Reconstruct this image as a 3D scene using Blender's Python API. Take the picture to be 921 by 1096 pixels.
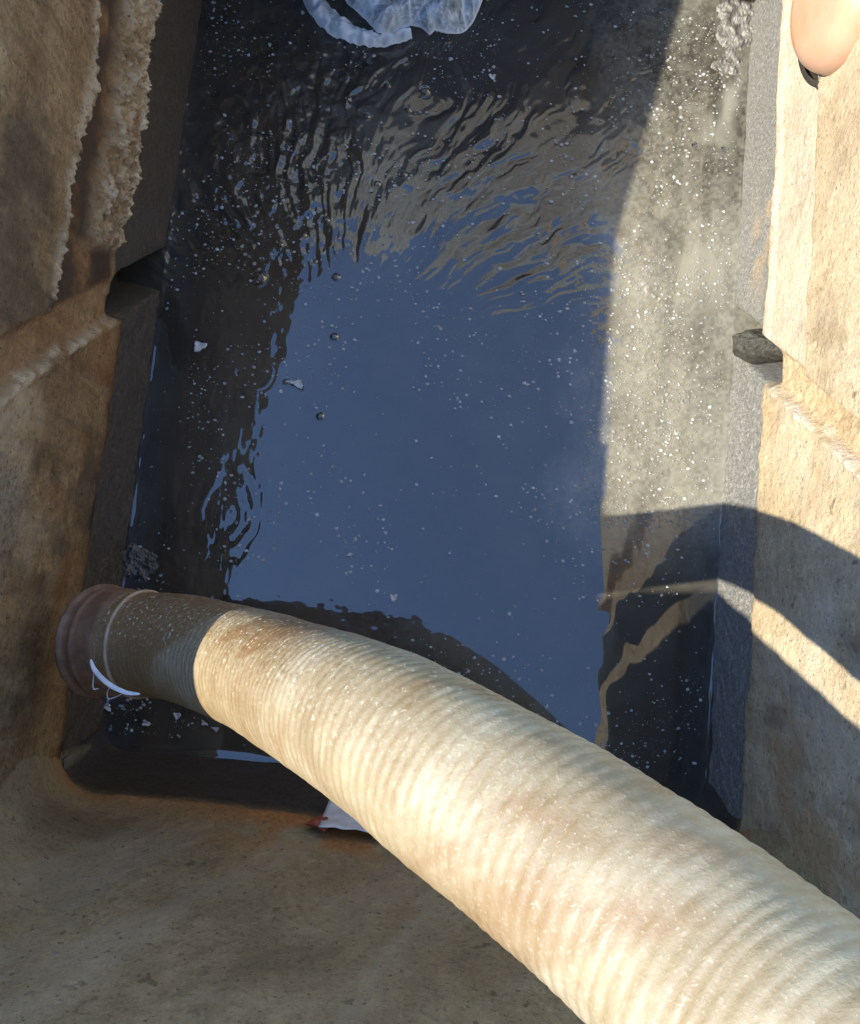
import bpy, bmesh, math, random
import numpy as np
from mathutils import Vector, Matrix

random.seed(7); RNG = np.random.default_rng(7)
scene = bpy.context.scene
for o in list(bpy.data.objects): bpy.data.objects.remove(o)
COL = scene.collection

# ------------------------------------------------------------------ camera
CAM_H = 1.40                    # lens height above the water (metres)
FPX, PW, PH = 950.0, 921.0, 1096.0
NADIR = (447.0, 655.0); ROLL = math.radians(5.5)
_d = np.array([NADIR[0]-PW/2, NADIR[1]-PH/2, FPX]); _d /= np.linalg.norm(_d)
_u = np.array([math.sin(ROLL), -math.cos(ROLL), 0.0])
_y = _u - _d*np.dot(_u, _d); _y /= np.linalg.norm(_y)
ROT = np.array([np.cross(_y, -_d), _y, -_d])         # world axes seen from the lens
def level(px, py, z=0.0):
    "point of the place at height z that lies on a sight line"
    v = ROT @ np.array([px-PW/2, py-PH/2, FPX]); t = (z-CAM_H)/v[2]
    return Vector((v[0]*t, v[1]*t, z))
cam_data = bpy.data.cameras.new('camera'); cam = bpy.data.objects.new('camera', cam_data); COL.objects.link(cam)
r = ROT @ np.array([1, 0, 0]); u = ROT @ np.array([0, -1, 0]); b = ROT @ np.array([0, 0, -1])
cam.matrix_world = Matrix(((r[0], u[0], b[0], 0), (r[1], u[1], b[1], 0), (r[2], u[2], b[2], CAM_H), (0, 0, 0, 1)))
cam_data.sensor_fit = 'HORIZONTAL'; cam_data.sensor_width = 36.0; cam_data.lens = FPX/PW*36.0
cam_data.clip_start = 0.01; cam_data.clip_end = 2000
scene.camera = cam

# ------------------------------------------------------------------ sky, sun, exposure
SUN_DIR = Vector((-0.92, -0.385, 1.0)).normalized()    # towards the sun
elev = math.asin(SUN_DIR.z); azim = math.atan2(SUN_DIR.x, SUN_DIR.y)
world = bpy.data.worlds.new('World'); scene.world = world; world.use_nodes = True
wn = world.node_tree; wn.nodes.clear()
wo = wn.nodes.new('ShaderNodeOutputWorld'); wb = wn.nodes.new('ShaderNodeBackground'); ws = wn.nodes.new('ShaderNodeTexSky')
ws.sky_type = 'NISHITA'; ws.sun_disc = False; ws.sun_elevation = elev; ws.sun_rotation = azim
ws.air_density = 1.0; ws.dust_density = 0.0; ws.ozone_density = 4.2
wb.inputs['Strength'].default_value = 0.15
wn.links.new(ws.outputs[0], wb.inputs[0]); wn.links.new(wb.outputs[0], wo.inputs[0])
sd = bpy.data.lights.new('sun', 'SUN'); sd.energy = 2.6; sd.angle = math.radians(0.55); sd.color = (1.0, 0.91, 0.74)
sun = bpy.data.objects.new('sun', sd); COL.objects.link(sun); sun.location = SUN_DIR*6
sun.rotation_euler = SUN_DIR.to_track_quat('Z', 'Y').to_euler()
scene.view_settings.view_transform = 'Standard'; scene.view_settings.look = 'None'
scene.view_settings.gamma = 1; scene.view_settings.use_curve_mapping = False
scene.view_settings.exposure = 2.12
scene.render.engine = 'CYCLES'

# ------------------------------------------------------------------ numpy noise
def _hash(ix, iy, seed):
    n = (ix.astype(np.int64)*374761393 + iy.astype(np.int64)*668265263 + seed*1442695041) & 0x7fffffff
    n = ((n ^ (n >> 13))*1274126177) & 0x7fffffff
    return ((n ^ (n >> 16)) & 0xffff)/65535.0
def vnoise(x, y, seed=0):
    ix = np.floor(x); iy = np.floor(y); fx = x-ix; fy = y-iy
    fx = fx*fx*fx*(fx*(fx*6-15)+10); fy = fy*fy*fy*(fy*(fy*6-15)+10)
    a = _hash(ix, iy, seed); b_ = _hash(ix+1, iy, seed); c = _hash(ix, iy+1, seed); d = _hash(ix+1, iy+1, seed)
    return (a+(b_-a)*fx)*(1-fy)+(c+(d-c)*fx)*fy
def fbm(x, y, size, octv=4, seed=0, gain=0.5):
    s = np.zeros_like(x, dtype=float); amp = 1.0; tot = 0; k = 1.0/size
    for i in range(octv):
        s += amp*(vnoise(x*k+17.3*i, y*k-9.1*i, seed+i*31)*2-1); tot += amp; amp *= gain; k *= 2.03
    return s/tot
def sstep(a, b_, x):
    t = np.clip((x-a)/(b_-a), 0, 1); return t*t*(3-2*t)

# ------------------------------------------------------------------ object helpers
def link(name, mesh, mat=None, parent=None, smooth=True):
    o = bpy.data.objects.new(name, mesh); COL.objects.link(o)
    if mat: mesh.materials.append(mat)
    if smooth: mesh.polygons.foreach_set('use_smooth', np.ones(len(mesh.polygons), dtype=bool))
    if parent: o.parent = parent; o.matrix_parent_inverse = Matrix.Translation(-parent.location)
    return o
def empty(name, loc):
    o = bpy.data.objects.new(name, None); COL.objects.link(o); o.location = loc; o.empty_display_size = 0.05
    return o
def tag(o, label=None, cat=None, group=None, kind=None):
    if label: o['label'] = label
    if cat: o['category'] = cat
    if group: o['group'] = group
    if kind: o['kind'] = kind
    return o
def grid_mesh(name, P, attrs=None, closed_v=False):
    "P: (nu, nv, 3) array of points"
    nu, nv, _ = P.shape
    me = bpy.data.meshes.new(name)
    idx = np.arange(nu*nv).reshape(nu, nv)
    if closed_v: idx = np.concatenate([idx, idx[:, :1]], axis=1)
    q = np.stack([idx[:-1, :-1], idx[1:, :-1], idx[1:, 1:], idx[:-1, 1:]], axis=-1).reshape(-1, 4)
    me.vertices.add(nu*nv); me.vertices.foreach_set('co', P.reshape(-1).astype(np.float32))
    me.loops.add(q.size); me.loops.foreach_set('vertex_index', q.reshape(-1).astype(np.int32))
    me.polygons.add(len(q)); me.polygons.foreach_set('loop_start', (np.arange(len(q))*4).astype(np.int32))
    me.update(calc_edges=True); me.validate()
    for k, a in (attrs or {}).items():
        at = me.attributes.new(k, 'FLOAT', 'POINT'); at.data.foreach_set('value', a.reshape(-1).astype(np.float32))
    return me
def bm_obj(name, bm, mat, parent=None, smooth=True):
    me = bpy.data.meshes.new(name); bmesh.ops.recalc_face_normals(bm, faces=bm.faces[:]); bm.to_mesh(me); bm.free()
    return link(name, me, mat, parent, smooth)

# ------------------------------------------------------------------ materials
class NT:
    def __init__(s, name):
        s.m = bpy.data.materials.new(name); s.m.use_nodes = True; s.t = s.m.node_tree; s.t.nodes.clear()
        s.out = s.t.nodes.new('ShaderNodeOutputMaterial'); s.p = s.t.nodes.new('ShaderNodeBsdfPrincipled')
        s.t.links.new(s.p.outputs[0], s.out.inputs[0]); s.co = s.t.nodes.new('ShaderNodeTexCoord').outputs['Object']
    def n(s, typ, **kw):
        nd = s.t.nodes.new(typ)
        for k, v in kw.items(): setattr(nd, k, v)
        return nd
    def l(s, a, b): s.t.links.new(a, b)
    def noise(s, scale, detail=4, rough=0.55, vec=None, stretch=None):
        nd = s.n('ShaderNodeTexNoise'); nd.inputs['Scale'].default_value = scale
        nd.inputs['Detail'].default_value = detail; nd.inputs['Roughness'].default_value = rough
        v = vec or s.co
        if stretch:
            mp = s.n('ShaderNodeMapping'); mp.inputs['Scale'].default_value = stretch; s.l(v, mp.inputs[0]); v = mp.outputs[0]
        s.l(v, nd.inputs['Vector']); return nd.outputs['Fac']
    def ramp(s, fac, stops):
        nd = s.n('ShaderNodeValToRGB'); el = nd.color_ramp.elements
        el[0].position, el[0].color = stops[0][0], (*stops[0][1], 1)
        el[1].position, el[1].color = stops[-1][0], (*stops[-1][1], 1)
        for p, c in stops[1:-1]: e = el.new(p); e.color = (*c, 1)
        s.l(fac, nd.inputs[0]); return nd.outputs[0]
    def mix(s, fac, a, b, mode='MIX'):
        nd = s.n('ShaderNodeMix', data_type='RGBA', blend_type=mode)
        if isinstance(fac, (int, float)): nd.inputs['Factor'].default_value = fac
        else: s.l(fac, nd.inputs['Factor'])
        for i, v in ((6, a), (7, b)):
            if isinstance(v, tuple): nd.inputs[i].default_value = (*v, 1)
            else: s.l(v, nd.inputs[i])
        return nd.outputs[2]
    def math(s, op, a, b=None, c=None):
        nd = s.n('ShaderNodeMath', operation=op)
        for i, v in enumerate((a, b, c)):
            if v is None: continue
            if isinstance(v, (int, float)): nd.inputs[i].default_value = v
            else: s.l(v, nd.inputs[i])
        return nd.outputs[0]
    def maprange(s, v, a, b, c, d):
        nd = s.n('ShaderNodeMapRange'); s.l(v, nd.inputs[0])
        for i, x in enumerate((a, b, c, d)): nd.inputs[i+1].default_value = x
        return nd.outputs[0]
    def attr(s, name):
        nd = s.n('ShaderNodeAttribute'); nd.attribute_name = name; return nd.outputs['Fac']
    def bump(s, h, strength=0.5, dist=0.002, prev=None):
        nd = s.n('ShaderNodeBump'); nd.inputs['Strength'].default_value = strength; nd.inputs['Distance'].default_value = dist
        s.l(h, nd.inputs['Height'])
        if prev: s.l(prev, nd.inputs['Normal'])
        return nd.outputs[0]
    def set(s, **kw):
        for k, v in kw.items():
            i = s.p.inputs[k.replace('_', ' ')]
            if isinstance(v, (int, float)): i.default_value = v
            elif isinstance(v, tuple): i.default_value = (*v, 1) if len(i.default_value) == 4 else v
            else: s.l(v, i)
        return s.m

def concrete_mat(name, c_dark, c_mid, c_light, rust, pale, wetcol, drips=1.0):
    t = NT(name)
    n1 = t.noise(9, 6, 0.62); n2 = t.noise(55, 5, 0.6); n3 = t.noise(380, 4, 0.7); n4 = t.noise(140, 4, .7); spk = t.noise(190, 2, 0.5)
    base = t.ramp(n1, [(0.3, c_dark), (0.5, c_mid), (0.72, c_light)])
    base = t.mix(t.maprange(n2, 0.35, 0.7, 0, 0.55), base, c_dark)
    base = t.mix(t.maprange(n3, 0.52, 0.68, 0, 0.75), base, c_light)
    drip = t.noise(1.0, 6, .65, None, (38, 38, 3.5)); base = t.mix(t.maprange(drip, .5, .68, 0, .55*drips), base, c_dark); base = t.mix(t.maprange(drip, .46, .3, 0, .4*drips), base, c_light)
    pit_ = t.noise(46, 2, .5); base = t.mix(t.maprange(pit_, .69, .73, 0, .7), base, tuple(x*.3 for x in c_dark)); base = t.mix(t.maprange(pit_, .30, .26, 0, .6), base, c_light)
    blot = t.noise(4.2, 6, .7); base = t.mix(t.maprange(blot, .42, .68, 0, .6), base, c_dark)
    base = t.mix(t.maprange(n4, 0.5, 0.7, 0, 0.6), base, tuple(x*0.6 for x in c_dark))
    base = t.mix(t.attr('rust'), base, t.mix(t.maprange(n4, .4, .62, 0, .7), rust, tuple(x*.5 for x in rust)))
    base = t.mix(t.attr('dark_tone'), base, (.045, .032, .021))
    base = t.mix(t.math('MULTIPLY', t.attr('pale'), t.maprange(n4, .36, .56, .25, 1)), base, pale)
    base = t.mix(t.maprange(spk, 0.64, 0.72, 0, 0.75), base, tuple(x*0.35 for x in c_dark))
    wet = t.attr('wet')
    wc = t.ramp(t.noise(170, 5, 0.75), [(0.32, tuple(x*0.55 for x in wetcol)), (0.5, wetcol), (0.66, tuple(min(x*1.8, .8) for x in wetcol))])
    col = t.mix(wet, base, wc)
    rough = t.math('MULTIPLY_ADD', wet, -0.58, 0.88)
    h = t.math('ADD', t.math('ADD', t.math('MULTIPLY', n2, 0.8), t.math('MULTIPLY', n4, 0.5)), t.math('MULTIPLY', n3, 0.45))
    nb = t.bump(h, 1.0, 0.0055)
    nb = t.bump(t.math('MULTIPLY', t.noise(520, 2, .6), wet), 1.0, 0.006, nb)
    return t.set(Base_Color=col, Roughness=rough, Normal=nb, Specular_IOR_Level=0.45)
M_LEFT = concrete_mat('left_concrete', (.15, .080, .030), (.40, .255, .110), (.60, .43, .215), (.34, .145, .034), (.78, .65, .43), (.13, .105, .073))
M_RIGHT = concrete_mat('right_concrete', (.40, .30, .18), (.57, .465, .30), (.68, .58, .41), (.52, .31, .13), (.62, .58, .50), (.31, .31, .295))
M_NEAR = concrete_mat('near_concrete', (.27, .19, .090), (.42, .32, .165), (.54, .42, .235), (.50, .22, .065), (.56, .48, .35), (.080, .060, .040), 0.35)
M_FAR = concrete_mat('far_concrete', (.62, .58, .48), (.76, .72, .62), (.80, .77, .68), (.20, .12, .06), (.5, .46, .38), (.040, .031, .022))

def water_mat():
    t = NT('murky_water')
    n = t.noise(14, 5, 0.6); n2 = t.noise(160, 3, 0.6)
    c = t.ramp(n, [(0.3, (.030, .027, .022)), (0.7, (.044, .040, .033))])
    c = t.mix(t.maprange(n2, 0.55, 0.8, 0, 0.3), c, (.05, .047, .04))
    c = t.mix(t.attr('foam_sun'), c, (.275, .270, .225))
    return t.set(Base_Color=c, Roughness=0.015, IOR=1.76, Specular_IOR_Level=0.5)
M_WATER = water_mat()

def hose_mat():
    t = NT('hose_pvc')
    n = t.noise(16, 5, 0.6); n2 = t.noise(75, 4, 0.6); n3 = t.noise(500, 3, 0.6)
    c = t.ramp(n, [(0.3, (.205, .150, .082)), (0.5, (.265, .208, .126)), (0.7, (.315, .265, .178))])
    c = t.mix(t.maprange(n2, 0.5, 0.75, 0, 0.55), c, (.21, .15, .075))
    cb = t.n('ShaderNodeCombineXYZ'); t.l(t.attr('along'), cb.inputs[0]); t.l(t.attr('around'), cb.inputs[1])
    sc = t.noise(1.0, 4, .65, cb.outputs[0], (420, 60, 1)); sc2 = t.noise(1.0, 3, .6, cb.outputs[0], (90, 25, 1))
    c = t.mix(t.maprange(sc, 0.5, 0.72, 0, 0.35), c, (.19, .135, .07))
    c = t.mix(t.maprange(sc2, 0.55, 0.75, 0, 0.55), c, (.37, .32, .22))
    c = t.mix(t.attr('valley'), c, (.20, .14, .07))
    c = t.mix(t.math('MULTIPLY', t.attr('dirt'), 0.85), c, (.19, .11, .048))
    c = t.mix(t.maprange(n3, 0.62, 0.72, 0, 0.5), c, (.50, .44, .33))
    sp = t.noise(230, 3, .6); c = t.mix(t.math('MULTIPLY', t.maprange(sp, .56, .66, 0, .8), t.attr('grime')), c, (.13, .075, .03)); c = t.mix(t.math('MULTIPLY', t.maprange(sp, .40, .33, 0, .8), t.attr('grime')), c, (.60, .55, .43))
    h = t.math('ADD', t.math('ADD', n2, t.math('MULTIPLY', n3, 0.5)), t.math('MULTIPLY', sc, -0.12))
    rough = t.maprange(t.noise(30, 3, .6), 0.3, 0.7, 0.27, 0.55)
    return t.set(Base_Color=c, Roughness=rough, Normal=t.bump(h, 0.4, 0.0018))
M_HOSE = hose_mat()

def simple(name, c1, c2, rough=0.6, scale=60, bump=0.4, dist=0.002, **kw):
    t = NT(name); n = t.noise(scale, 5, 0.6); n2 = t.noise(scale*6, 3, .6)
    c = t.mix(t.maprange(n, 0.35, 0.65, 0, 1), c1, c2)
    return t.set(Base_Color=c, Roughness=rough, Normal=t.bump(t.math('ADD', n, t.math('MULTIPLY', n2, .4)), bump, dist), **kw)
M_COUP = simple('rusty_coupling', (.13, .070, .040), (.24, .135, .080), 0.6)
M_LITSPECK = simple('sunlit_fleck', (.17, .168, .145), (.28, .275, .245), 0.4, 25)  # sunlit copy of the fleck colour, toned down for the bright strip
M_SPECK = simple('scum_fleck', (.18, .185, .185), (.46, .47, .47), 0.5, 25)
M_FLAKE = simple('white_flake', (.40, .40, .38), (.64, .64, .62), 0.5, 90, 0.3)
M_PAPER = simple('damp_paper', (.56, .56, .55), (.74, .74, .73), 0.6, 35, 0.5, 0.003)
M_RED = simple('red_rag', (.26, .055, .025), (.42, .12, .06), 0.8, 60)
M_STRING = simple('white_tie', (.5, .5, .52), (.74, .74, .75), 0.45, 60, 0.2)
M_SCUM = simple('grey_scum', (.07, .068, .06), (.20, .195, .18), 0.3, 60, 0.7, 0.004)
M_SLUDGE = simple('dark_sludge', (.05, .045, .038), (.16, .15, .13), 0.35, 120, 0.8, 0.003)
M_PIPE = simple('salmon_plastic', (.48, .21, .095), (.50, .31, .21), 0.35, 9, 0.35, 0.003, Subsurface_Weight=0.5, Subsurface_Radius=(.02, .01, .004), Subsurface_Scale=0.5)
M_UNDERSHADE = simple('pipe_undershade', (.025, .02, .016), (.06, .05, .04), 0.7)
M_SLAB = simple('slab_concrete', (.22, .20, .16), (.36, .33, .28), 0.9, 20)
M_GROUND = simple('ground_dirt', (.17, .14, .10), (.28, .24, .18), 0.95, 4, 0.6, 0.02)
M_BEAD = simple('mineral_crust', (.45, .38, .27), (.72, .64, .50), 0.8, 120, 0.7)
def bag_mat():
    t = NT('blue_film'); n = t.noise(24, 4, .6)
    c = t.ramp(n, [(0.3, (.36, .62, .80)), (0.5, (.66, .80, .88)), (0.75, (.86, .91, .93))])
    c = t.mix(t.math('MULTIPLY', t.attr('crease'), .8), c, (.92, .95, .97)); rid = t.noise(60, 5, .7)
    t.set(Base_Color=c, Roughness=0.14, Normal=t.bump(rid, 0.25, 0.003))
    tr = t.n('ShaderNodeBsdfTranslucent'); t.l(c, tr.inputs[0]); tp = t.n('ShaderNodeBsdfTransparent')
    m1 = t.n('ShaderNodeMixShader'); m1.inputs[0].default_value = 0.3; t.l(t.p.outputs[0], m1.inputs[1]); t.l(tr.outputs[0], m1.inputs[2])
    m2 = t.n('ShaderNodeMixShader'); t.l(t.math('SUBTRACT', t.maprange(t.noise(32, 5, .65), .38, .62, .35, .75), t.math('MULTIPLY', t.attr('crease'), .65)), m2.inputs[0]); t.l(m1.outputs[0], m2.inputs[1]); t.l(tp.outputs[0], m2.inputs[2])
    t.l(m2.outputs[0], t.out.inputs[0]); return t.m
M_BAG = bag_mat()
def bubble_mat():
    t = NT('bubble_film'); fr = t.n('ShaderNodeFresnel'); fr.inputs[0].default_value = 1.6
    gl = t.n('ShaderNodeBsdfGlossy'); gl.inputs['Roughness'].default_value = 0.02; tp = t.n('ShaderNodeBsdfTransparent')
    tp.inputs[0].default_value = (.86, .86, .85, 1)
    m = t.n('ShaderNodeMixShader'); t.l(fr.outputs[0], m.inputs[0]); t.l(tp.outputs[0], m.inputs[1]); t.l(gl.outputs[0], m.inputs[2])
    t.l(m.outputs[0], t.out.inputs[0]); return t.m
M_BUBBLE = bubble_mat()

# ------------------------------------------------------------------ pit dimensions
XL, XR, YN, YF = -0.465, 0.470, -0.250, 1.08
RIM = 0.80; NEAR_TOP = 0.90; FAR_TOP = 1.16; BATTER = 0.22; BOT = -0.12
NR_Y = YN - BATTER*NEAR_TOP

# ------------------------------------------------------------------ ground and pit
def ground():
    bm = bmesh.new(); B = 400
    x0, x1, y0, y1 = XL-0.004, XR+0.004, NR_Y-0.004, YF+0.10
    xs = (-B, x0, x1, B); ys = (-B, y0, y1, B)
    v = [[bm.verts.new((x, y, RIM)) for y in ys] for x in xs]
    for i in range(3):
        for j in range(3):
            if (i, j) != (1, 1): bm.faces.new((v[i][j], v[i+1][j], v[i+1][j+1], v[i][j+1]))
    return tag(bm_obj('ground', bm, M_GROUND, smooth=False), kind='structure')
ground()

pit = empty('concrete_pit', (0, 0.4, BOT))
tag(pit, 'stained concrete pit with wet dark band just above the murky water', 'pit')
STEP = 0.0026
GHALF = 0.030
def groove(Y, Z, y0):
    "signed distance to the slanting guide groove"
    return (Y-(y0-0.62*Z))*0.85
def side_wall(left):
    ys = np.arange(NR_Y-0.02, YF+0.02, STEP); zs = np.arange(BOT, RIM+0.001, STEP); zs[-1] = RIM
    Y, Z = np.meshgrid(ys, zs, indexing='ij'); sd_ = 11 if left else 57
    g = groove(Y, Z, 0.515 if left else 0.510)
    far = sstep(GHALF*0.6, GHALF*1.1, g); near = sstep(GHALF*0.6, GHALF*1.1, -g); gm = 1-far-near
    wob = fbm(Y, Z, 0.05, 4, sd_+3)*0.007
    rough1 = fbm(Y, Z, 0.18, 5, sd_)*0.0045 + fbm(Y, Z, 0.022, 4, sd_+1)*0.0014
    rough2 = fbm(Y, Z, 0.014, 4, sd_+7)
    zw = Z + wob + fbm(Y, Z, .012, 3, sd_+9)*0.006
    wet_line = 0.160
    # dry face stands a little proud of the wet band, eased lip between them
    d = rough1 + 0.010*sstep(wet_line-0.012, wet_line+0.022, zw)
    d += (1-sstep(0.14, 0.16, Z))*fbm(Y, Z, .012, 3, sd_+12)*0.0025
    wet = 1-sstep(wet_line-0.012, wet_line+0.010, zw)
    pale = np.zeros_like(Y); rust = np.zeros_like(Y)
    if left:
        # far section: broken slab lip, hollow strip, rough ledge, wet face
        zz = Z + fbm(Y, Z, 0.03, 4, 91)*0.012 + fbm(Y, Y*0, 0.12, 2, 92)*0.012
        lip = sstep(0.372, 0.384, zz); ledge = sstep(0.198, 0.212, zz)*(1-sstep(0.292, 0.322, zz))*sstep(0.44, 0.47, Y+0.35*(Z-0.22))
        crust = sstep(0.366, 0.374, zz)*(1-sstep(0.384, 0.398, zz))
        grit = np.abs(fbm(Y, Z, .009, 3, 86))
        fd = rough1 + 0.003*lip + crust*(0.002+0.012*grit) + ledge*(0.012+0.010*rough2+0.014*grit) - 0.003*sstep(0.20, 0.22, zz)*(1-lip) + 0.185*sstep(.6, .78, Z)*(Y-.36)
        fpale = 0.6*sstep(0.366, 0.374, zz)*(1-sstep(0.384, 0.396, zz))*sstep(-0.35, 0.15, fbm(Y, Z, 0.05, 3, 93)) + ledge*(0.12+0.45*sstep(-.1, .4, rough2)) + 0.55*sstep(.198, .206, zz)*(1-sstep(.214, .228, zz))*ledge
        fwet = 1-sstep(0.195, 0.205, zz)
        frust = (1-lip)*sstep(0.205, 0.22, zz)*(1-ledge)*0.6
        fdark = 0.85*(1-lip)*sstep(0.205, 0.22, zz)*(1-ledge)*sstep(-.7, .2, fbm(Y, Z, .05, 4, 89)) + .6*lip*sstep(.05, .5, fbm(Y, Z, .16, 6, 88, .62))  # darker along the hollow strip, blotchy on the slab above
        ndark = 0.6*sstep(.08, .45, fbm(Y, Z, .11, 6, 87, .62)) + 0.7*(1-sstep(0.165, 0.20, zw))*(1-wet)
        npale = 0.30*sstep(0.0, 0.5, fbm(Y, Z, 0.15, 4, 95))*sstep(0.22, 0.36, Z)
        nrust = 0.75*sstep(-0.05, 0.4, fbm(Y, Z, 0.10, 5, 96))*(1-sstep(0.20, 0.36, Z+0.10*fbm(Y, Z, .1, 3, 97)))
        nrust = nrust + 0.55*(1-sstep(0.17, 0.2, zw))*(1-wet)
    else:
        zz = Z + fbm(Y, Z, 0.04, 3, 191)*0.006
        step_ = sstep(0.165, 0.178, zz); up = sstep(0.335, 0.352, zz)
        fd = rough1*0.7 + 0.012*step_ + 0.004*step_*(1-sstep(0.185, 0.20, zz)) + 0.016*up
        fpale = 0.75*step_*(1-up)*(0.75+0.25*fbm(Y, Z, 0.05, 4, 193))
        fwet = 1-sstep(0.155, 0.175, zz)
        ok_ = np.exp(-((Y-0.62)/0.085)**2)*(1-step_)
        frust = 0.85*ok_*sstep(-0.3, 0.2, fbm(Y, Z, 0.05, 4, 194))*sstep(0.03, 0.10, Z)
        fdark = 0.25*sstep(.1, .5, fbm(Y, Z, .07, 5, 197))*step_; ndark = 0.45*sstep(.1, .5, fbm(Y*1.5, Z*.7, .12, 6, 198, .62))
        npale = 0.35*sstep(-0.1, 0.5, fbm(Y, Z, 0.12, 4, 195))*sstep(0.18, 0.25, Z)
        nrust = 0.55*sstep(0.05, 0.45, fbm(Y, Z, 0.10, 5, 196))*sstep(0.16, 0.2, Z)
        fwet = fwet*(1-0.8*frust)
    # groove: shallow scar in the dry wall, open notch at the water
    gd = rough1 - 0.006 + 0.004*rough2 - 0.085*(1-sstep(0.165, 0.20, Z))
    edge = np.exp(-((g+0.027+0.006*fbm(Y, Z, .03, 3, 99))/0.006)**2)*sstep(0.17, 0.2, Z)
    al = Y*0.53+Z*0.85
    gr = fbm(g, al, .007, 3, 98); edge = edge*sstep(-.55, .25, fbm(g*.5, al, .035, 3, 100))
    D = d*near + fd*far + gd*gm + edge*(0.004+0.004*gr)
    pale = npale*near + fpale*far + 0.05*gm + edge*0.75*sstep(-0.25, 0.3, gr)
    rust = nrust*near + frust*far + 0.45*gm*(1 if left else .6)
    wetA = wet*near + fwet*far + gm*(1-sstep(0.16, 0.22, Z))
    notch = gm*(1-sstep(0.17, 0.21, Z)); dark_tone = notch*0.9 + fdark*far + ndark*near  # notch coloured darker than the wall around it
    X = (XL + D) if left else (XR - D)
    P = np.stack([X, Y, Z], -1)
    if not left: P = P[::-1].copy(); wetA, rust, pale, dark_tone = wetA[::-1], rust[::-1], pale[::-1], dark_tone[::-1]
    me = grid_mesh('side_wall', P, dict(dark_tone=np.clip(dark_tone, 0, 1), wet=np.clip(wetA, 0, 1), rust=np.clip(rust, 0, 1), pale=np.clip(pale, 0, 1)))
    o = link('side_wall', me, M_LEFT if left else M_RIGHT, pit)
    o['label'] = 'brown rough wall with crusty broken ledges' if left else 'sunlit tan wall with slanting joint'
    return o
side_wall(True); side_wall(False)

def near_wall():
    xs = np.arange(XL-0.02, XR+0.021, STEP); zs = np.arange(BOT, NEAR_TOP+0.001, STEP); zs[-1] = NEAR_TOP
    X, Z = np.meshgrid(xs, zs, indexing='ij')
    D = fbm(X, Z, 0.2, 5, 301)*0.005 + fbm(X, Z, 0.02, 4, 302)*0.001
    zw = Z + fbm(X, Z, 0.06, 4, 303)*0.010
    D += 0.010*sstep(0.150, 0.185, zw)
    R_ = 0.035+0.085*sstep(.10, .32, Z)
    for t in (X-XL-0.004, XR-0.004-X):
        tt = np.minimum(np.clip(t, 0.0, None), R_); D += R_-np.sqrt(R_*R_-(R_-tt)**2)
    Y = YN - BATTER*Z + D
    wet = 1-sstep(0.135, 0.175, zw)
    rust = 1.1*np.exp(-((X+0.09)/0.13)**2)*np.exp(-((Z-0.235)/0.06)**2)*sstep(-0.5, 0.2, fbm(X, Z, 0.06, 4, 305)) + 0.5*sstep(0.13, 0.17, zw)*(1-sstep(0.18, 0.24, zw))
    streak = fbm(X*4+Z*2.0, Z*0.8, 0.25, 4, 306)
    pale = 0.30*sstep(-0.1, 0.5, streak)*sstep(0.2, 0.3, Z)
    dark_tone = 0.28*sstep(0.05, .5, fbm(X*2+Z, Z*1.2, .16, 6, 307, .65))*sstep(.18, .26, Z)
    P = np.stack([X, Y, Z], -1); back = P[:, -1:].copy(); back[..., 1] = NR_Y-0.14; low = back.copy(); low[..., 2] = RIM-0.04
    P = np.concatenate([P, back, low], 1); ext = lambda a: np.concatenate([a, a[:, -1:], a[:, -1:]], 1)[::-1]
    me = grid_mesh('end_wall', P[::-1].copy(), dict(dark_tone=ext(dark_tone), wet=ext(wet), rust=ext(np.clip(rust, 0, 1)), pale=ext(pale)))
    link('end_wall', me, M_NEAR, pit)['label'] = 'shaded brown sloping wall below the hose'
near_wall()
def far_wall():
    st = 0.007
    xs = np.arange(XL-0.05, XR+0.051, st); zs = np.arange(BOT, FAR_TOP+0.001, st)
    X, Z = np.meshgrid(xs, zs, indexing='ij')
    Y = YF - fbm(X, Z, 0.2, 5, 401)*0.006
    zw = Z + fbm(X, Z, 0.1, 4, 403)*0.03
    wet = 1-sstep(0.34, 0.44, zw); rust = 0.4*sstep(0, .5, fbm(X, Z, .15, 4, 404)); pale = 0.3*sstep(0, .5, fbm(X, Z, .2, 4, 405))
    P = np.stack([X, Y, Z], -1)
    back = P.copy()[:, -1:, :]; back[:, :, 1] = YF+0.12; low = back.copy(); low[:, :, 2] = RIM-0.05
    ext = lambda a: np.concatenate([a, a[:, -1:], a[:, -1:]], 1)
    P = np.concatenate([P, back, low], 1)
    me = grid_mesh('end_wall', P, dict(dark_tone=ext(wet*0), wet=ext(wet), rust=ext(rust), pale=ext(pale)))
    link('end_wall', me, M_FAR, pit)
far_wall()
def fillet():
    bm = bmesh.new()
    tri = [(-0.252, 0.004), (-0.236, 0.06), (-0.232, 0.125), (-0.240, 0.172), (-0.262, 0.165), (-0.272, 0.13), (-0.266, 0.08)]
    vt = [bm.verts.new((XL+0.006+0.03*z, y, z)) for y, z in tri]; vb = [bm.verts.new((XL-0.02, y-.004, z)) for y, z in tri]
    bm.faces.new(vt); n = len(tri)
    for i in range(n): bm.faces.new((vt[i], vb[i], vb[(i+1) % n], vt[(i+1) % n]))
    bmesh.ops.bevel(bm, geom=bm.edges[:], offset=0.002, segments=2, affect='EDGES')
    bm_obj('corner_fillet', bm, simple('fillet_concrete', (.075, .062, .036), (.15, .125, .08), 0.6, 90, 0.9), pit)['label'] = 'small pale wedge of concrete in the corner'
fillet()

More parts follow.
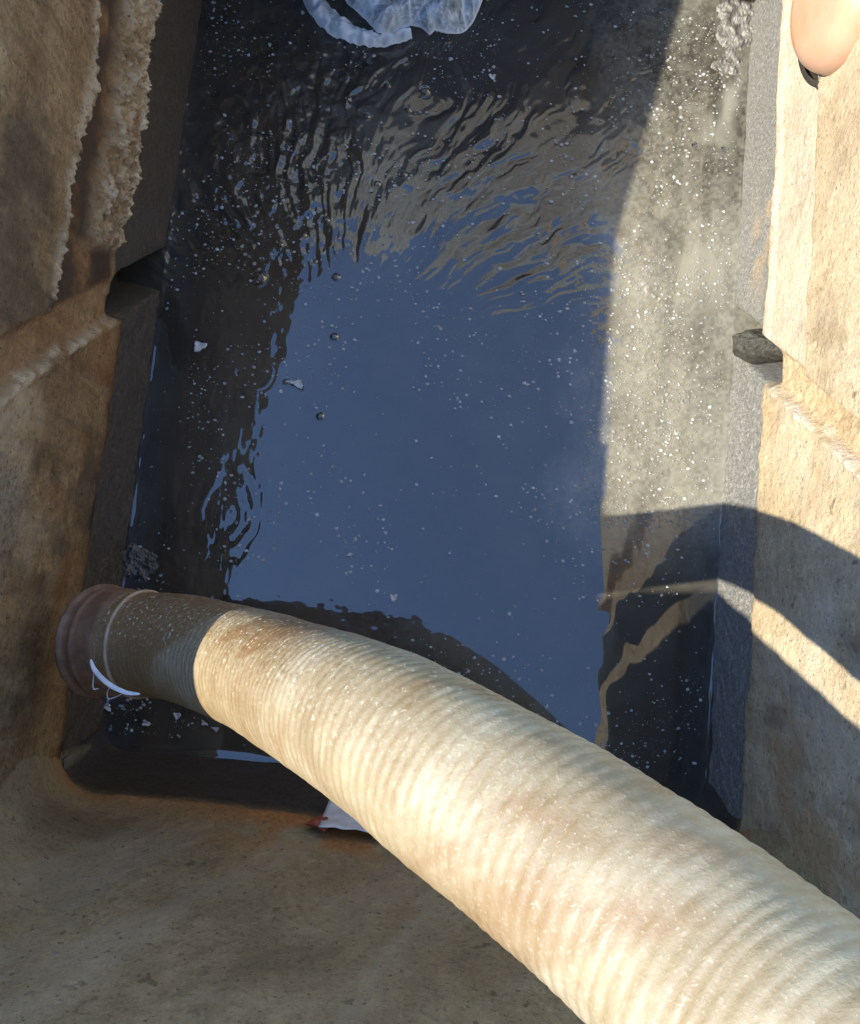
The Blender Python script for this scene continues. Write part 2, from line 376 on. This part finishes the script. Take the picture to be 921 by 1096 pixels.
# ------------------------------------------------------------------ water
def water():
    st = 0.002
    xs = np.arange(XL-0.07, XR+0.071, st); ys = np.arange(YN-0.02, YF+0.03, st)
    X, Y = np.meshgrid(xs, ys, indexing='ij')
    Hh = fbm(X, Y, 0.13, 2, 501)*0.00010
    # choppier water along the left wall
    ml = 1-sstep(-0.33, -0.22, X+0.05*fbm(X, Y, .1, 2, 511)); ml *= sstep(-0.12, 0.10, Y)
    Hh += ml*(fbm(X*1.3, Y*.7, 0.028, 3, 502)*0.00055)
    # turbulent stirred water towards the far end
    c = level(350, 400); dx = X-c.x; dy = Y-c.y; rr = np.hypot(dx, dy); th = np.arctan2(dx, dy)
    wx = fbm(X, Y, 0.16, 3, 503)
    m = sstep(0.14, 0.40, rr+0.05*wx)*sstep(0.38, 0.60, Y+0.06*wx)*(1-sstep(0.24, 0.34, X-0.15*(Y-0.6)))
    u_ = th*0.34+0.03*wx; v_ = rr
    Hh += m*(fbm(u_*1.0+.006*fbm(X, Y, .03, 2, 512), v_*0.17, 0.0135, 3, 504)*0.0023*(.45+1.1*sstep(-.5, .4, fbm(X, Y, .09, 3, 513))) + fbm(u_, v_*0.30, 0.045, 3, 505)*0.0030 + fbm(X, Y, 0.022, 3, 506)*0.0004)
    m2 = sstep(0.45, 0.62, Y)*(1-sstep(-0.24, -0.10, X-0.2*(Y-0.8)))
    Hh += m2*(fbm(X, Y, 0.022, 3, 507)*0.0020)
    # slow swell by the right wall that bends the wall's reflection
    mr = sstep(0.24, 0.33, X)*(1-sstep(0.22, 0.32, Y))
    Hh += mr*(fbm(X*1.5+Y*0.4, Y*0.5, 0.065, 2, 508)*0.00040)
    pj = level(395, 668); mj = np.exp(-(((X-pj.x)/.10)**2+((Y-pj.y)/.06)**2))
    Hh += mj*(fbm(X, Y, 0.030, 3, 509)*0.00075)
    def ring(px, py, r0, wl, amp, n=2.0, ex=1.0):
        p = level(px, py); d = np.hypot((X-p.x)*ex, (Y-p.y)/ex)
        amp = amp*(0.55+0.9*fbm(X, Y, .05, 3, int(px)))
        d = d+0.006*fbm(X, Y, .04, 2, int(px)+1)
        return amp*np.cos((d-r0)/wl*2*np.pi)*np.exp(-((d-r0)/(wl*n*0.5))**2)
    for a in ((560, 243, .026, .012, 9e-5), (270, 396, .030, .011, 8e-5), (243, 548, .052, .024, 2.6e-4, 2.4, 1.25), (246, 550, .024, .018, 1.6e-4, 1.6, 1.3),
              (440, 342, .036, .012, 1.3e-4, 3.0, 1.5), (315, 262, .030, .011, 8e-5), (682, 258, .036, .016, 1.2e-4), (170, 612, .03, .02, 2e-4), (205, 480, .03, .02, 6e-5)):
        Hh += ring(*a)
    # meniscus where the water climbs the walls
    for d in (X-XL-0.001, XR-X-0.001, Y-YN-0.001):
        Hh += 0.0019*(0.75+0.5*fbm(X, Y, .06, 3, 531))*np.exp(-np.clip(d, 0, 1)/0.0046)
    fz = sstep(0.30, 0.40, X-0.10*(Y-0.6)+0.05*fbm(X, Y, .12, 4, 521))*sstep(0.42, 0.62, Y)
    foam_sun = fz*sstep(-0.15, 0.35, fbm(X*1.4, Y*.7, 0.10, 5, 522))*0.9
    foam_sun = np.maximum(foam_sun, 0.3*fz*sstep(0.86, 0.97, 1-np.abs(fbm(X*1.3, Y*.6, 0.09, 3, 523))))
    film = sstep(0.16, 0.30, X+0.06*fbm(X, Y, .1, 4, 524))*sstep(0.06, 0.22, Y+.05*fbm(X, Y, .08, 3, 525))  # sunlight put into the water colour: paler over the sunlit strip
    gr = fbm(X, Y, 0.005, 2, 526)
    foam_sun = np.maximum(foam_sun*.8, np.maximum(film*(0.50+0.22*gr-0.20*sstep(.5, .8, Y)+0.36*fbm(X*1.2, Y*.8, .13, 6, 527, .6)+0.10*fbm(X, Y, .018, 4, 528)), 0.05*sstep(-.2, .6, fbm(X*1.3, Y*.8, .16, 5, 529))))
    me = grid_mesh('water', np.stack([X, Y, Hh], -1), dict(foam_sun=np.clip(foam_sun, 0, 1)))
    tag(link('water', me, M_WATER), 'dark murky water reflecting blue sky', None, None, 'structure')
water()

# ------------------------------------------------------------------ hose
HD = 0.126; HR = 0.0592
def catmull(pts, n):
    pts = [2*pts[0]-pts[1]]+pts+[2*pts[-1]-pts[-2]]; out = []
    for i in range(1, len(pts)-2):
        a, b_, c, d = pts[i-1:i+3]
        for k in range(n):
            t = k/n
            out.append(0.5*((2*b_)+(c-a)*t+(2*a-5*b_+4*c-d)*t*t+(3*b_-a-3*c+d)*t**3))
    out.append(pts[-2]); return np.array(out)
def hose_axis():
    ctrl = []
    for px, py, w in ((124, 687, 115), (196, 694, 121), (272, 717, 136), (393, 773, 181), (503, 844, 216), (653, 947, 256), (803, 1074, 300)):
        dep = HD*FPX/w; v = np.array([px-PW/2, py-PH/2, FPX])/FPX*dep
        ctrl.append(ROT @ v+np.array([0, 0, CAM_H]))
    ctrl += [np.array(p) for p in ((.27, -.225, 1.14), (.47, -.38, 1.19), (.75, -.62, 1.13), (1.05, -.92, .98), (1.40, -1.3, RIM+HD/2+.004), (2.2, -2.2, RIM+HD/2+.004), (3.4, -3.1, RIM+HD/2+.004))]
    A = catmull(ctrl, 60)
    s = np.concatenate([[0], np.cumsum(np.linalg.norm(np.diff(A, axis=0), axis=1))])
    return A, s
AX, AS = hose_axis()
def resample(s0, s1, n):
    ss = np.linspace(s0, s1, n)
    P = np.stack([np.interp(ss, AS, AX[:, i]) for i in range(3)], -1)
    for _ in range(6): P[1:-1] = (P[:-2]+2*P[1:-1]+P[2:])/4
    T = np.gradient(P, axis=0); T /= np.linalg.norm(T, axis=1)[:, None]
    N = np.zeros_like(P); n_ = np.cross(T[0], [0, 0, 1.]); n_ /= np.linalg.norm(n_)
    for i in range(n):
        n_ = n_-T[i]*np.dot(n_, T[i]); n_ /= np.linalg.norm(n_); N[i] = n_
    return ss, P, T, N, np.cross(T, N)
def sweep(ss, P, N, B, rad, na, fn=None):
    ph = np.linspace(0, 2*np.pi, na, endpoint=False)
    S, PHI = np.meshgrid(ss, ph, indexing='ij')
    Rr = np.broadcast_to(np.asarray(rad)[:, None] if np.ndim(rad) else rad, S.shape).copy()
    if fn: Rr += fn(S, PHI)
    Q = P[:, None]+Rr[..., None]*(np.cos(PHI)[..., None]*N[:, None]+np.sin(PHI)[..., None]*B[:, None])
    return Q, S, PHI
hose = empty('suction_hose', tuple(AX[0])); tag(hose, 'thick beige ribbed suction hose slanting down over the water', 'hose')
def build_hose():
    s1 = float(np.interp(0.95, np.linspace(0, 1, len(AS)), AS)); vis = 1.25
    def prof(S, PHI):
        rib = np.sin(S/0.0100*2*np.pi+PHI)
        amp = (0.00020+0.00025*fbm(S+np.cos(PHI)*.1, np.sin(PHI)*.1, .12, 3, 609))*sstep(0.11, 0.26, S)+0.0001
        c = np.cos(PHI); s_ = np.sin(PHI)
        wob = fbm(S+c*0.05, s_*0.05+c*0.02, 0.06, 4, 601)*0.0013 + fbm(S*1.0+c*.03, s_*.06, 0.014, 3, 602)*0.0005
        return amp*np.sign(rib)*np.abs(rib)**0.7 + wob
    def attrs(S, PHI):
        rib = np.sin(S/0.0100*2*np.pi+PHI); c = np.cos(PHI); s_ = np.sin(PHI)
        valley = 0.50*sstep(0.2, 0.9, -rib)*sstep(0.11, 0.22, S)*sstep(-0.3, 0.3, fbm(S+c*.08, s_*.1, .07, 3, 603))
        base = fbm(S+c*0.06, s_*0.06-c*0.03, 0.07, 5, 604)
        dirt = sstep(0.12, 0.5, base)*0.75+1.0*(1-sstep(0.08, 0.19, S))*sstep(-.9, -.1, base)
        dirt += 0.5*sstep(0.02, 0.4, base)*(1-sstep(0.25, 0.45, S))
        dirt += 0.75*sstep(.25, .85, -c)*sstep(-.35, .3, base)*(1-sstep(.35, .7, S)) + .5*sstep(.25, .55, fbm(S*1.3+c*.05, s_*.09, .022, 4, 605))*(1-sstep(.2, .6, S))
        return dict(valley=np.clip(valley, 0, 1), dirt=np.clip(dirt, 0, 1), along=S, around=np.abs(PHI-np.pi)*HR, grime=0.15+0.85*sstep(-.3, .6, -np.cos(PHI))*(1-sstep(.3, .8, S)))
    ss, P, T, N, B = resample(0.0, vis, 1150)
    Q, S, PHI = sweep(ss, P, N, B, HR, 120, prof)
    # open bore: roll the end inward
    inner = []
    for k, (dr, ds) in enumerate(((0.004, -0.002), (0.012, 0.0), (0.013, 0.05))):
        inner.append(P[0]+T[0]*ds+(HR-dr)*(np.cos(PHI[0])[:, None]*N[0]+np.sin(PHI[0])[:, None]*B[0]))
    Q = np.concatenate([np.array(inner[::-1]), Q], 0)
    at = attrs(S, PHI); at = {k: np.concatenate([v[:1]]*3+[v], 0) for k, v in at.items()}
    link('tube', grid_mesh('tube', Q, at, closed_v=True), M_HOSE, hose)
    ss, P, T, N, B = resample(vis-0.002, AS[-1], 420)
    Q, S, PHI = sweep(ss, P, N, B, HR, 40, None)
    link('tube', grid_mesh('tube', Q, dict(valley=S*0, dirt=S*0+.2, along=S, around=np.abs(PHI-np.pi)*HR, grime=0.15+0.85*sstep(-.3, .6, -np.cos(PHI))*(1-sstep(.3, .8, S))), closed_v=True), M_HOSE, hose)
    # coupling collar with a flared rim at the free end
    ss, P, T, N, B = resample(-0.0, 0.05, 26)
    P = P-T[0]*0.022
    x = np.linspace(0, 1, 26)
    rad = HR+0.0030+0.0048*(1-sstep(0.03, 0.10, x))-0.002*sstep(0.82, 1.0, x)+0.0022*np.exp(-((x-0.30)/0.05)**2)
    Q, S, PHI = sweep(ss, P, N, B, rad, 96, lambda S, PHI: fbm(np.cos(PHI)*.06, np.sin(PHI)*.06+S, .03, 3, 611)*0.0012)
    ring = lambda rr, ds: (P[0]+T[0]*ds+rr*(np.cos(PHI[0])[:, None]*N[0]+np.sin(PHI[0])[:, None]*B[0]))[None]
    end = P[-1]+T[-1]*0.0005+(HR-0.002)*(np.cos(PHI[0])[:, None]*N[-1]+np.sin(PHI[0])[:, None]*B[-1])
    Q = np.concatenate([ring(HR-0.01, 0.03), ring(HR-0.008, -0.001), ring(HR+0.006, -0.003), Q, end[None]], 0)
    coup = link('coupling', grid_mesh('coupling', Q, None, closed_v=True), M_COUP, hose); coup['label'] = 'rusty brown flared coupling at the hose end'
    # raised seam ring a little up the tube
    ph = np.linspace(0, 2*np.pi, 96, endpoint=False); ps = np.linspace(0, 2*np.pi, 10, endpoint=False)
    ss, P, T, N, B = resample(0, 0.1, 60); i = 26
    C = P[i]+(HR+.0012)*(np.cos(ph)[:, None]*N[i]+np.sin(ph)[:, None]*B[i])
    rad_d = (np.cos(ph)[:, None]*N[i]+np.sin(ph)[:, None]*B[i])
    Q = C[:, None]+0.0022*(np.cos(ps)[None, :, None]*rad_d[:, None]+np.sin(ps)[None, :, None]*T[i])
    Q = np.concatenate([Q, Q[:1]], 0)
    link('seam_ring', grid_mesh('seam_ring', Q, None, closed_v=True), simple('seam_pvc', (.30, .20, .12), (.42, .30, .19), .6), hose)
build_hose()
def thread(name, pts, rad, mat, parent, flat=1.0, n=12):
    A = catmull([np.array(p) for p in pts], n); m = len(A)
    T = np.gradient(A, axis=0); T /= np.linalg.norm(T, axis=1)[:, None]
    ph = np.linspace(0, 2*np.pi, 8, endpoint=False); up = np.array([0.2, 0.3, 1.0]); Q = []
    for i in range(m):
        n_ = np.cross(T[i], up); n_ /= np.linalg.norm(n_); b_ = np.cross(T[i], n_)
        w = rad*(0.25+0.75*math.sin(math.pi*min(max(i/(m-1), 0.0), 1.0))**0.5)
        Q.append(A[i]+w*np.cos(ph)[:, None]*n_+w*flat*np.sin(ph)[:, None]*b_)
    return link(name, grid_mesh(name, np.array(Q), None, closed_v=True), mat, parent)
tie = thread('tie_strip', [level(*p) for p in ((97, 706, .47), (102, 718, .465), (116, 732, .455), (134, 741, .45), (150, 743, .45))], 0.0028, M_STRING, hose, 0.3)
tie['label'] = 'thin white plastic tie around the hose end'
thread('tie_loop', [level(*p) for p in ((101, 716, .46), (100, 726, .44), (100, 737, .43), (106, 737, .43))], 0.0008, M_STRING, tie)
thread('tie_loop', [level(*p) for p in ((118, 735, .45), (115, 741, .44), (116, 748, .43), (124, 746, .44), (132, 742, .45))], 0.0008, M_STRING, tie)

# ------------------------------------------------------------------ slab out of view, added to shade the lower right of the pit
def shade_caster():
    bm = bmesh.new(); bmesh.ops.create_cube(bm, size=1)
    x0, x1, y0, y1, z0, z1 = -0.56, 0.15, -0.95, -0.304, NEAR_TOP+0.003, NEAR_TOP+0.075
    for v in bm.verts: v.co = Vector(((x0+x1)/2+v.co.x*(x1-x0), (y0+y1)/2+v.co.y*(y1-y0), (z0+z1)/2+v.co.z*(z1-z0)))
    bmesh.ops.subdivide_edges(bm, edges=bm.edges[:], cuts=24, use_grid_fill=True)
    for v in bm.verts:
        k = fbm(np.array([v.co.x+v.co.z]), np.array([v.co.y+v.co.z]), .05, 3, 701)[0]
        v.co.y += 0.006*k+0.078*(v.co.x+0.5); v.co.x += 0.004*k
    o = bm_obj('shade_slab', bm, M_SLAB); tag(o, 'added grey concrete slab out of view, shading the lower right of the pit', 'shade_caster')
shade_caster()

# ------------------------------------------------------------------ plastic bag
def bag():
    root = empty('plastic_bag', tuple(level(440, 5, 0))); tag(root, 'crumpled pale blue translucent plastic bag floating on the water', 'bag')
    out = [(372, -30), (370, 2), (377, 14), (392, 28), (404, 45), (415, 47), (425, 41), (440, 36), (450, 38), (460, 47), (465, 41), (480, 42), (492, 41), (505, 30), (514, 16), (522, 0), (526, -18), (520, -34), (495, -42), (450, -45), (405, -42)]
    pts = [level(x, y) for x, y in out]; c = sum(pts, Vector())/len(pts)
    P = np.array([[p.x, p.y] for p in pts]+[[pts[0].x, pts[0].y]])
    s = np.concatenate([[0], np.cumsum(np.hypot(*np.diff(P, axis=0).T))]); na, nr = 200, 60
    t = np.linspace(0, s[-1], na, endpoint=False); ox = np.interp(t, s, P[:, 0]); oy = np.interp(t, s, P[:, 1])
    rr = np.linspace(0.0, 1, nr)[:, None]
    X = c.x+(ox-c.x)*rr; Y = c.y+(oy-c.y)*rr
    fr = np.random.default_rng(42); fold = 0*X
    for i in range(12):
        a_ = fr.uniform(0, math.pi); wl = fr.uniform(.03, .10); q = (X*math.cos(a_)+Y*math.sin(a_)+0.012*fbm(X, Y, .06, 2, 820+i))/wl+fr.random()
        fold = fold+np.abs(q-np.floor(q)-.5)*wl*fr.uniform(.12, .32)
    fold -= fold.min()
    Z = 0.004+0.022*(1-rr**4)+1.15*fold*(1-0.5*rr**6)
    Z = np.maximum(Z, 0.003)
    lap = np.abs(np.roll(fold, 1, 1)+np.roll(fold, -1, 1)-2*fold); lap[1:-1] += np.abs(fold[2:]+fold[:-2]-2*fold[1:-1]); cr = np.clip(lap/np.percentile(lap, 96), 0, 1)
    for _ in range(2): cr = np.maximum(cr, 0.6*np.roll(cr, 1, 1)); cr[1:] = np.maximum(cr[1:], .6*cr[:-1])
    cr = np.maximum(cr, sstep(.93, 1, rr+0*X))
    link('film', grid_mesh('film', np.stack([X, Y, Z], -1)[::-1].copy(), dict(crease=cr[::-1]), closed_v=True), M_BAG, root)
    # carry loop lying left of the body
    cl = [(337, -40), (333, -12), (342, 12), (362, 32), (390, 44), (412, 47), (440, 40)]; wd = [20, 24, 25, 26, 20, 14, 12]
    A = catmull([np.array(level(*p)) for p in cl], 16); W_ = np.interp(np.linspace(0, 1, len(A)), np.linspace(0, 1, len(wd)), wd)*1.45e-3/2
    T = np.gradient(A, axis=0); T /= np.linalg.norm(T, axis=1)[:, None]; Nn = np.stack([-T[:, 1], T[:, 0], T[:, 2]*0], -1)
    v = np.linspace(-1, 1, 17); Q = A[:, None]+Nn[:, None]*(W_[:, None]*v[None])[..., None]
    kk = fbm(Q[..., 0], Q[..., 1], .018, 4, 805)
    Q[..., 2] = 0.006+0.016*(1-v[None]**2)+0.012*np.abs(kk)
    link('carry_loop', grid_mesh('carry_loop', Q, dict(crease=np.clip(.25+1.2*np.abs(kk)+.5*np.abs(v[None])**6+0*kk, 0, 1))), M_BAG, root)
bag()

# ------------------------------------------------------------------ paper, rag on the near wall
def on_near(px, py, lift=0.004):
    v = ROT @ np.array([px-PW/2, py-PH/2, FPX]); t = (YN+0.012-BATTER*CAM_H)/(v[1]+BATTER*v[2])
    return Vector((v[0]*t, v[1]*t+lift, CAM_H+v[2]*t))
def patch(name, quad, mat, lift, seed, nu=28, nv=22, amp=0.003, thick=0.0012):
    a, b_, c, d = [np.array(on_near(*p, lift)) for p in quad]
    U, V = np.meshgrid(np.linspace(0, 1, nu), np.linspace(0, 1, nv), indexing='ij')
    Q = (1-U)[..., None]*(1-V)[..., None]*a+U[..., None]*(1-V)[..., None]*b_+U[..., None]*V[..., None]*c+(1-U)[..., None]*V[..., None]*d
    k = fbm(Q[..., 0], Q[..., 2], .03, 3, seed); Q[..., 1] += amp*(k+0.6*np.sin(U*3.1)); Q[..., 0] += amp*.4*k
    o = link(name, grid_mesh(name, Q), mat); md = o.modifiers.new('thickness', 'SOLIDIFY'); md.thickness = thick
    return o
tag(patch('paper_sheet', ((356, 856), (470, 900), (440, 908), (340, 897)), M_PAPER, 0.012, 811, amp=.004), 'damp white paper sheet stuck to the sloping wall below the hose', 'paper')
tag(patch('red_rag', ((352, 873), (368, 880), (346, 897), (328, 889)), M_RED, 0.006, 812, 16, 12, .004, .003), 'small red brown rag beside the damp white paper', 'rag')

# ------------------------------------------------------------------ capped salmon pipe on the right wall
def pipe():
    root = empty('capped_pipe', (XR, 0.70, 0.42)); tag(root, 'salmon pink rounded plastic pipe end jutting from the sunlit wall', 'pipe')
    c0 = np.array(level(899, -3, .42)); axis = np.array([-1.0, -0.12, 0.10]); axis /= np.linalg.norm(axis)
    n1 = np.cross(axis, [0, 0, 1.]); n1 /= np.linalg.norm(n1); n2 = np.cross(axis, n1)
    R_, rc = 0.084, 0.036; prof = [(R_, -0.16), (R_, -0.045), (R_+.003, -.042), (R_+.003, -.034), (R_, -.031), (R_, 0.0)]
    prof += [(R_-rc+rc*math.cos(a), rc*math.sin(a)) for a in np.linspace(0.1, math.pi/2, 12)] + [((R_-rc)*k, rc+0.003*(1-k)) for k in (.7, .4, .1, 0.001)]
    ph = np.linspace(0, 2*np.pi, 72, endpoint=False); c0 = c0-axis*0.005
    Q = np.array([c0+axis*x+r_*(np.cos(ph)[:, None]*n1+np.sin(ph)[:, None]*n2) for r_, x in prof])
    link('pipe_body', grid_mesh('pipe_body', Q, None, closed_v=True), M_PIPE, root)
    c1 = c0-axis*0.05+np.array([-0.02, 0.0, -0.02])  # dark sleeve standing in for the shadow under the pipe
    prof = [(R_-.004, .03), (R_+.004, .03), (R_+.006, .02), (R_+.006, -.10)]
    Q = np.array([c1+axis*x+r_*(np.cos(ph)[:, None]*n1+np.sin(ph)[:, None]*n2) for r_, x in prof])
    link('undershade_ring', grid_mesh('undershade_ring', Q, None, closed_v=True), M_UNDERSHADE, root)
pipe()

# ------------------------------------------------------------------ scum clumps
def clump(name, x0, y0, x1, y1, hgt, mat, label, seed, cat, size=.012, thr=0.0):
    "crusty heap rising through the water inside a rounded outline"
    a, b_ = level(x0, y1), level(x1, y0); n = 150
    U, V = np.meshgrid(np.linspace(0, 1, n), np.linspace(0, 1, n), indexing='ij')
    X = a.x+(b_.x-a.x)*U; Y = a.y+(b_.y-a.y)*V
    mask = 1-np.hypot(U*2-1, V*2-1)**2*1.3+0.8*fbm(X, Y, .05, 3, seed)
    k = 1-np.abs(fbm(X, Y, size, 4, seed+1, .6))*2
    Z = -0.006+hgt*sstep(0.1, 0.9, mask+0.5*fbm(X, Y, .03, 4, seed+5)-thr)*(0.7+0.5*fbm(X, Y, size*1.4, 4, seed+1, .6))+0.0025*fbm(X, Y, .006, 2, seed+2)
    Z = np.where(mask < 0, -0.012, Z)
    return tag(link(name, grid_mesh(name, np.stack([X, Y, Z], -1)), mat), label, cat)
clump('scum_clump', 752, -60, 822, 135, 0.015, M_SCUM, 'crusty wet grey scum heaped against the sunlit right wall', 21, 'scum')
clump('scum_clump', 100, 578, 178, 634, 0.015, M_SLUDGE, 'small dark sludge heap behind the rusty hose coupling', 22, 'sludge', .010)
clump('scum_clump', 752, 862, 800, 896, 0.014, M_SLUDGE, 'small dark sludge heap in the shaded corner beside the hose', 23, 'sludge', .010)

def lump():
    bm = bmesh.new(); c = level(816, 371, .10)
    bmesh.ops.create_icosphere(bm, subdivisions=5, radius=1.0)
    for v in bm.verts:
        k = fbm(np.array([v.co.x+v.co.z*.7]), np.array([v.co.y-v.co.z*.6]), .5, 4, 77)[0]
        v.co = Vector((v.co.x*.046, v.co.y*.024, v.co.z*.030))*(1+.3*k)+c
    tag(bm_obj('sludge_lump', bm, simple('slimy_lump', (.028, .027, .022), (.075, .072, .06), .3, 160, .9, .004)), 'dark slimy stub lodged in the right wall notch', 'sludge')
lump()

# ------------------------------------------------------------------ floating flecks (uncountable)
def flecks(name, n, sampler, smin, smax, mat, label, seed, zmax=0.0008):
    rng = np.random.default_rng(seed); V = []; F = []; k = 0
    while k < n:
        x, y = sampler(rng)
        if not (XL+.012 < x < XR-.012 and YN+.02 < y < YF-.02): continue
        s = smin*(smax/smin)**(rng.random()**2.8); m = int(rng.integers(5, 8)); a0 = rng.uniform(0, 6.28)
        b0 = len(V); el = rng.uniform(.6, 1); tilt = rng.normal(0, .14, 2)
        V.append((x, y, 0.0016+s*.2))
        for i in range(m):
            a = a0+i*6.283/m+rng.normal(0, .15); rad = s*rng.uniform(.65, 1.1)
            dx, dy = rad*math.cos(a), rad*math.sin(a)*el
            V.append((x+dx, y+dy, 0.0010+tilt[0]*dx+tilt[1]*dy))
        for i in range(m): F.append((b0, b0+1+i, b0+1+(i+1) % m))
        k += 1
    me = bpy.data.meshes.new(name); me.from_pydata(V, [], F); me.update()
    tag(link(name, me, mat), label, 'scum', None, 'stuff')
def s_open(rng):
    while True:
        x, y = rng.uniform(XL, XR), rng.uniform(YN, YF)
        if rng.random() < 0.18+0.82*float(vnoise(np.array([x*11.]), np.array([y*11.]), 3)[0] > .45): return x, y
def s_lit(rng):
    while True:
        x, y = rng.uniform(.24, XR), rng.uniform(.17, 1.05)
        w = 1.0 if y < 0.62 else 0.35
        if x > .40 and .46 < y < .55: w *= .15
        if rng.random() < w*(0.25+0.75*float(vnoise(np.array([x*16.]), np.array([y*16.]), 8)[0] > .42)): return x, y
flecks('floating_flecks', 9500, s_open, 0.0005, 0.0040, M_SPECK, 'pale scum flecks scattered over the dark water', 31)
flecks('floating_flecks', 4200, s_lit, 0.0006, 0.0034, M_LITSPECK, 'bright scum flecks crowded on the sunlit strip of water', 32)

# ------------------------------------------------------------------ single floating scraps and bubbles
def scrap(px, py, w, hgt, ang, label, name='paper_scrap', cat='scrap', mat=None, curl=0.002):
    bm = bmesh.new(); nx, ny = 6, 4; vs = []
    p = level(px, py); rng = random.Random(px*7+py); s = 1.45e-3
    jit = [rng.uniform(.75, 1.1) for _ in range(4)]
    for i in range(nx+1):
        for j in range(ny+1):
            a, b_ = i/nx-.5, j/ny-.5
            k = jit[(a > 0)*2+(b_ > 0)]*(.82+.25*math.sin(3*math.atan2(b_, a)+px))*(1-.35*(abs(a) > .45 and abs(b_) > .45))
            vs.append(bm.verts.new((a*w*s*k, b_*hgt*s*k, curl*(4*a*a)+.0006*rng.random())))
    for i in range(nx):
        for j in range(ny):
            q = i*(ny+1)+j; bm.faces.new((vs[q], vs[q+ny+1], vs[q+ny+2], vs[q+1]))
    o = bm_obj(name, bm, mat or M_FLAKE); o.location = (p.x, p.y, .0032); o.rotation_euler = (0, 0, math.radians(ang))
    md = o.modifiers.new('thickness', 'SOLIDIFY'); md.thickness = .0014
    return tag(o, label, cat, 'scraps floating on the water')
scrap(215, 371, 17, 12, 5, 'white torn flake floating on dark water near the left wall notch')
scrap(319, 411, 18, 10, -4, 'short white oblong scrap floating beside a small dark bubble')
scrap(375, 594, 10, 4, 18, 'tiny white sliver floating on the blue sky reflection')
scrap(421, 640, 8, 11, 0, 'small cream scrap floating just off the hose reflection')
scrap(527, 83, 8, 7, 0, 'small round cream scrap floating near the plastic bag')
scrap(375, 108, 5, 4, 0, 'tiny white dot of scrap on black water below the plastic bag')
scrap(190, 766, 9, 10, 30, 'triangular grey scrap floating under the hose in shade')
scrap(231, 780, 11, 5, -15, 'rolled grey scrap floating under the hose next to the lit part')
scrap(219, 774, 6, 8, 60, 'tiny grey scrap between two larger ones under the hose')
scrap(157, 774, 5, 9, 80, 'small dim scrap floating below the rusty coupling')
scrap(115, 756, 7, 12, 70, 'pale shred floating below the white tie')
def bubble(px, py, rp, label):
    p = level(px, py); R_ = rp*random.Random(px).uniform(.7, 1.15)*1e-3; ph = np.linspace(0, 2*np.pi, 32, endpoint=False)
    prof = [(R_*1.45, .0002), (R_*1.2, .0008), (R_*1.05, .0018)]+[(R_*math.cos(a), .0016+R_*.8*math.sin(a)) for a in np.linspace(.1, 1.55, 10)]
    Q = np.array([np.stack([r_*np.cos(ph), r_*np.sin(ph), ph*0+z], -1) for r_, z in prof])
    o = link('bubble', grid_mesh('bubble', Q, None, closed_v=True), M_BUBBLE); o.location = (p.x, p.y, .0006)
    tag(o, label, 'bubble', 'bubbles on the water')
bubble(278, 298, 10, 'largest clear bubble floating beside the dark left wall reflection')
bubble(343, 446, 6.5, 'dark round bubble alone on the open blue reflection')
for a in ((360, 297, 5), (358, 361, 5), (349, 236, 6), (404, 197, 6), (432, 187, 5), (393, 125, 6), (455, 98, 7), (437, 118, 5), (415, 92, 5), (306, 409, 4), (325, 252, 5), (300, 262, 4), (745, 157, 7), (776, 160, 5), (338, 280, 4)):
    bubble(*a, 'small clear bubble on the sunlit strip of water' if a[0] > 700 else 'small clear bubble on black water below the plastic bag' if a[1] < 130 else 'small clear bubble amid the ripples where pale reflection meets blue' if a[1] < 270 else 'tiny clear bubble on the blue water beside the dark left reflection')
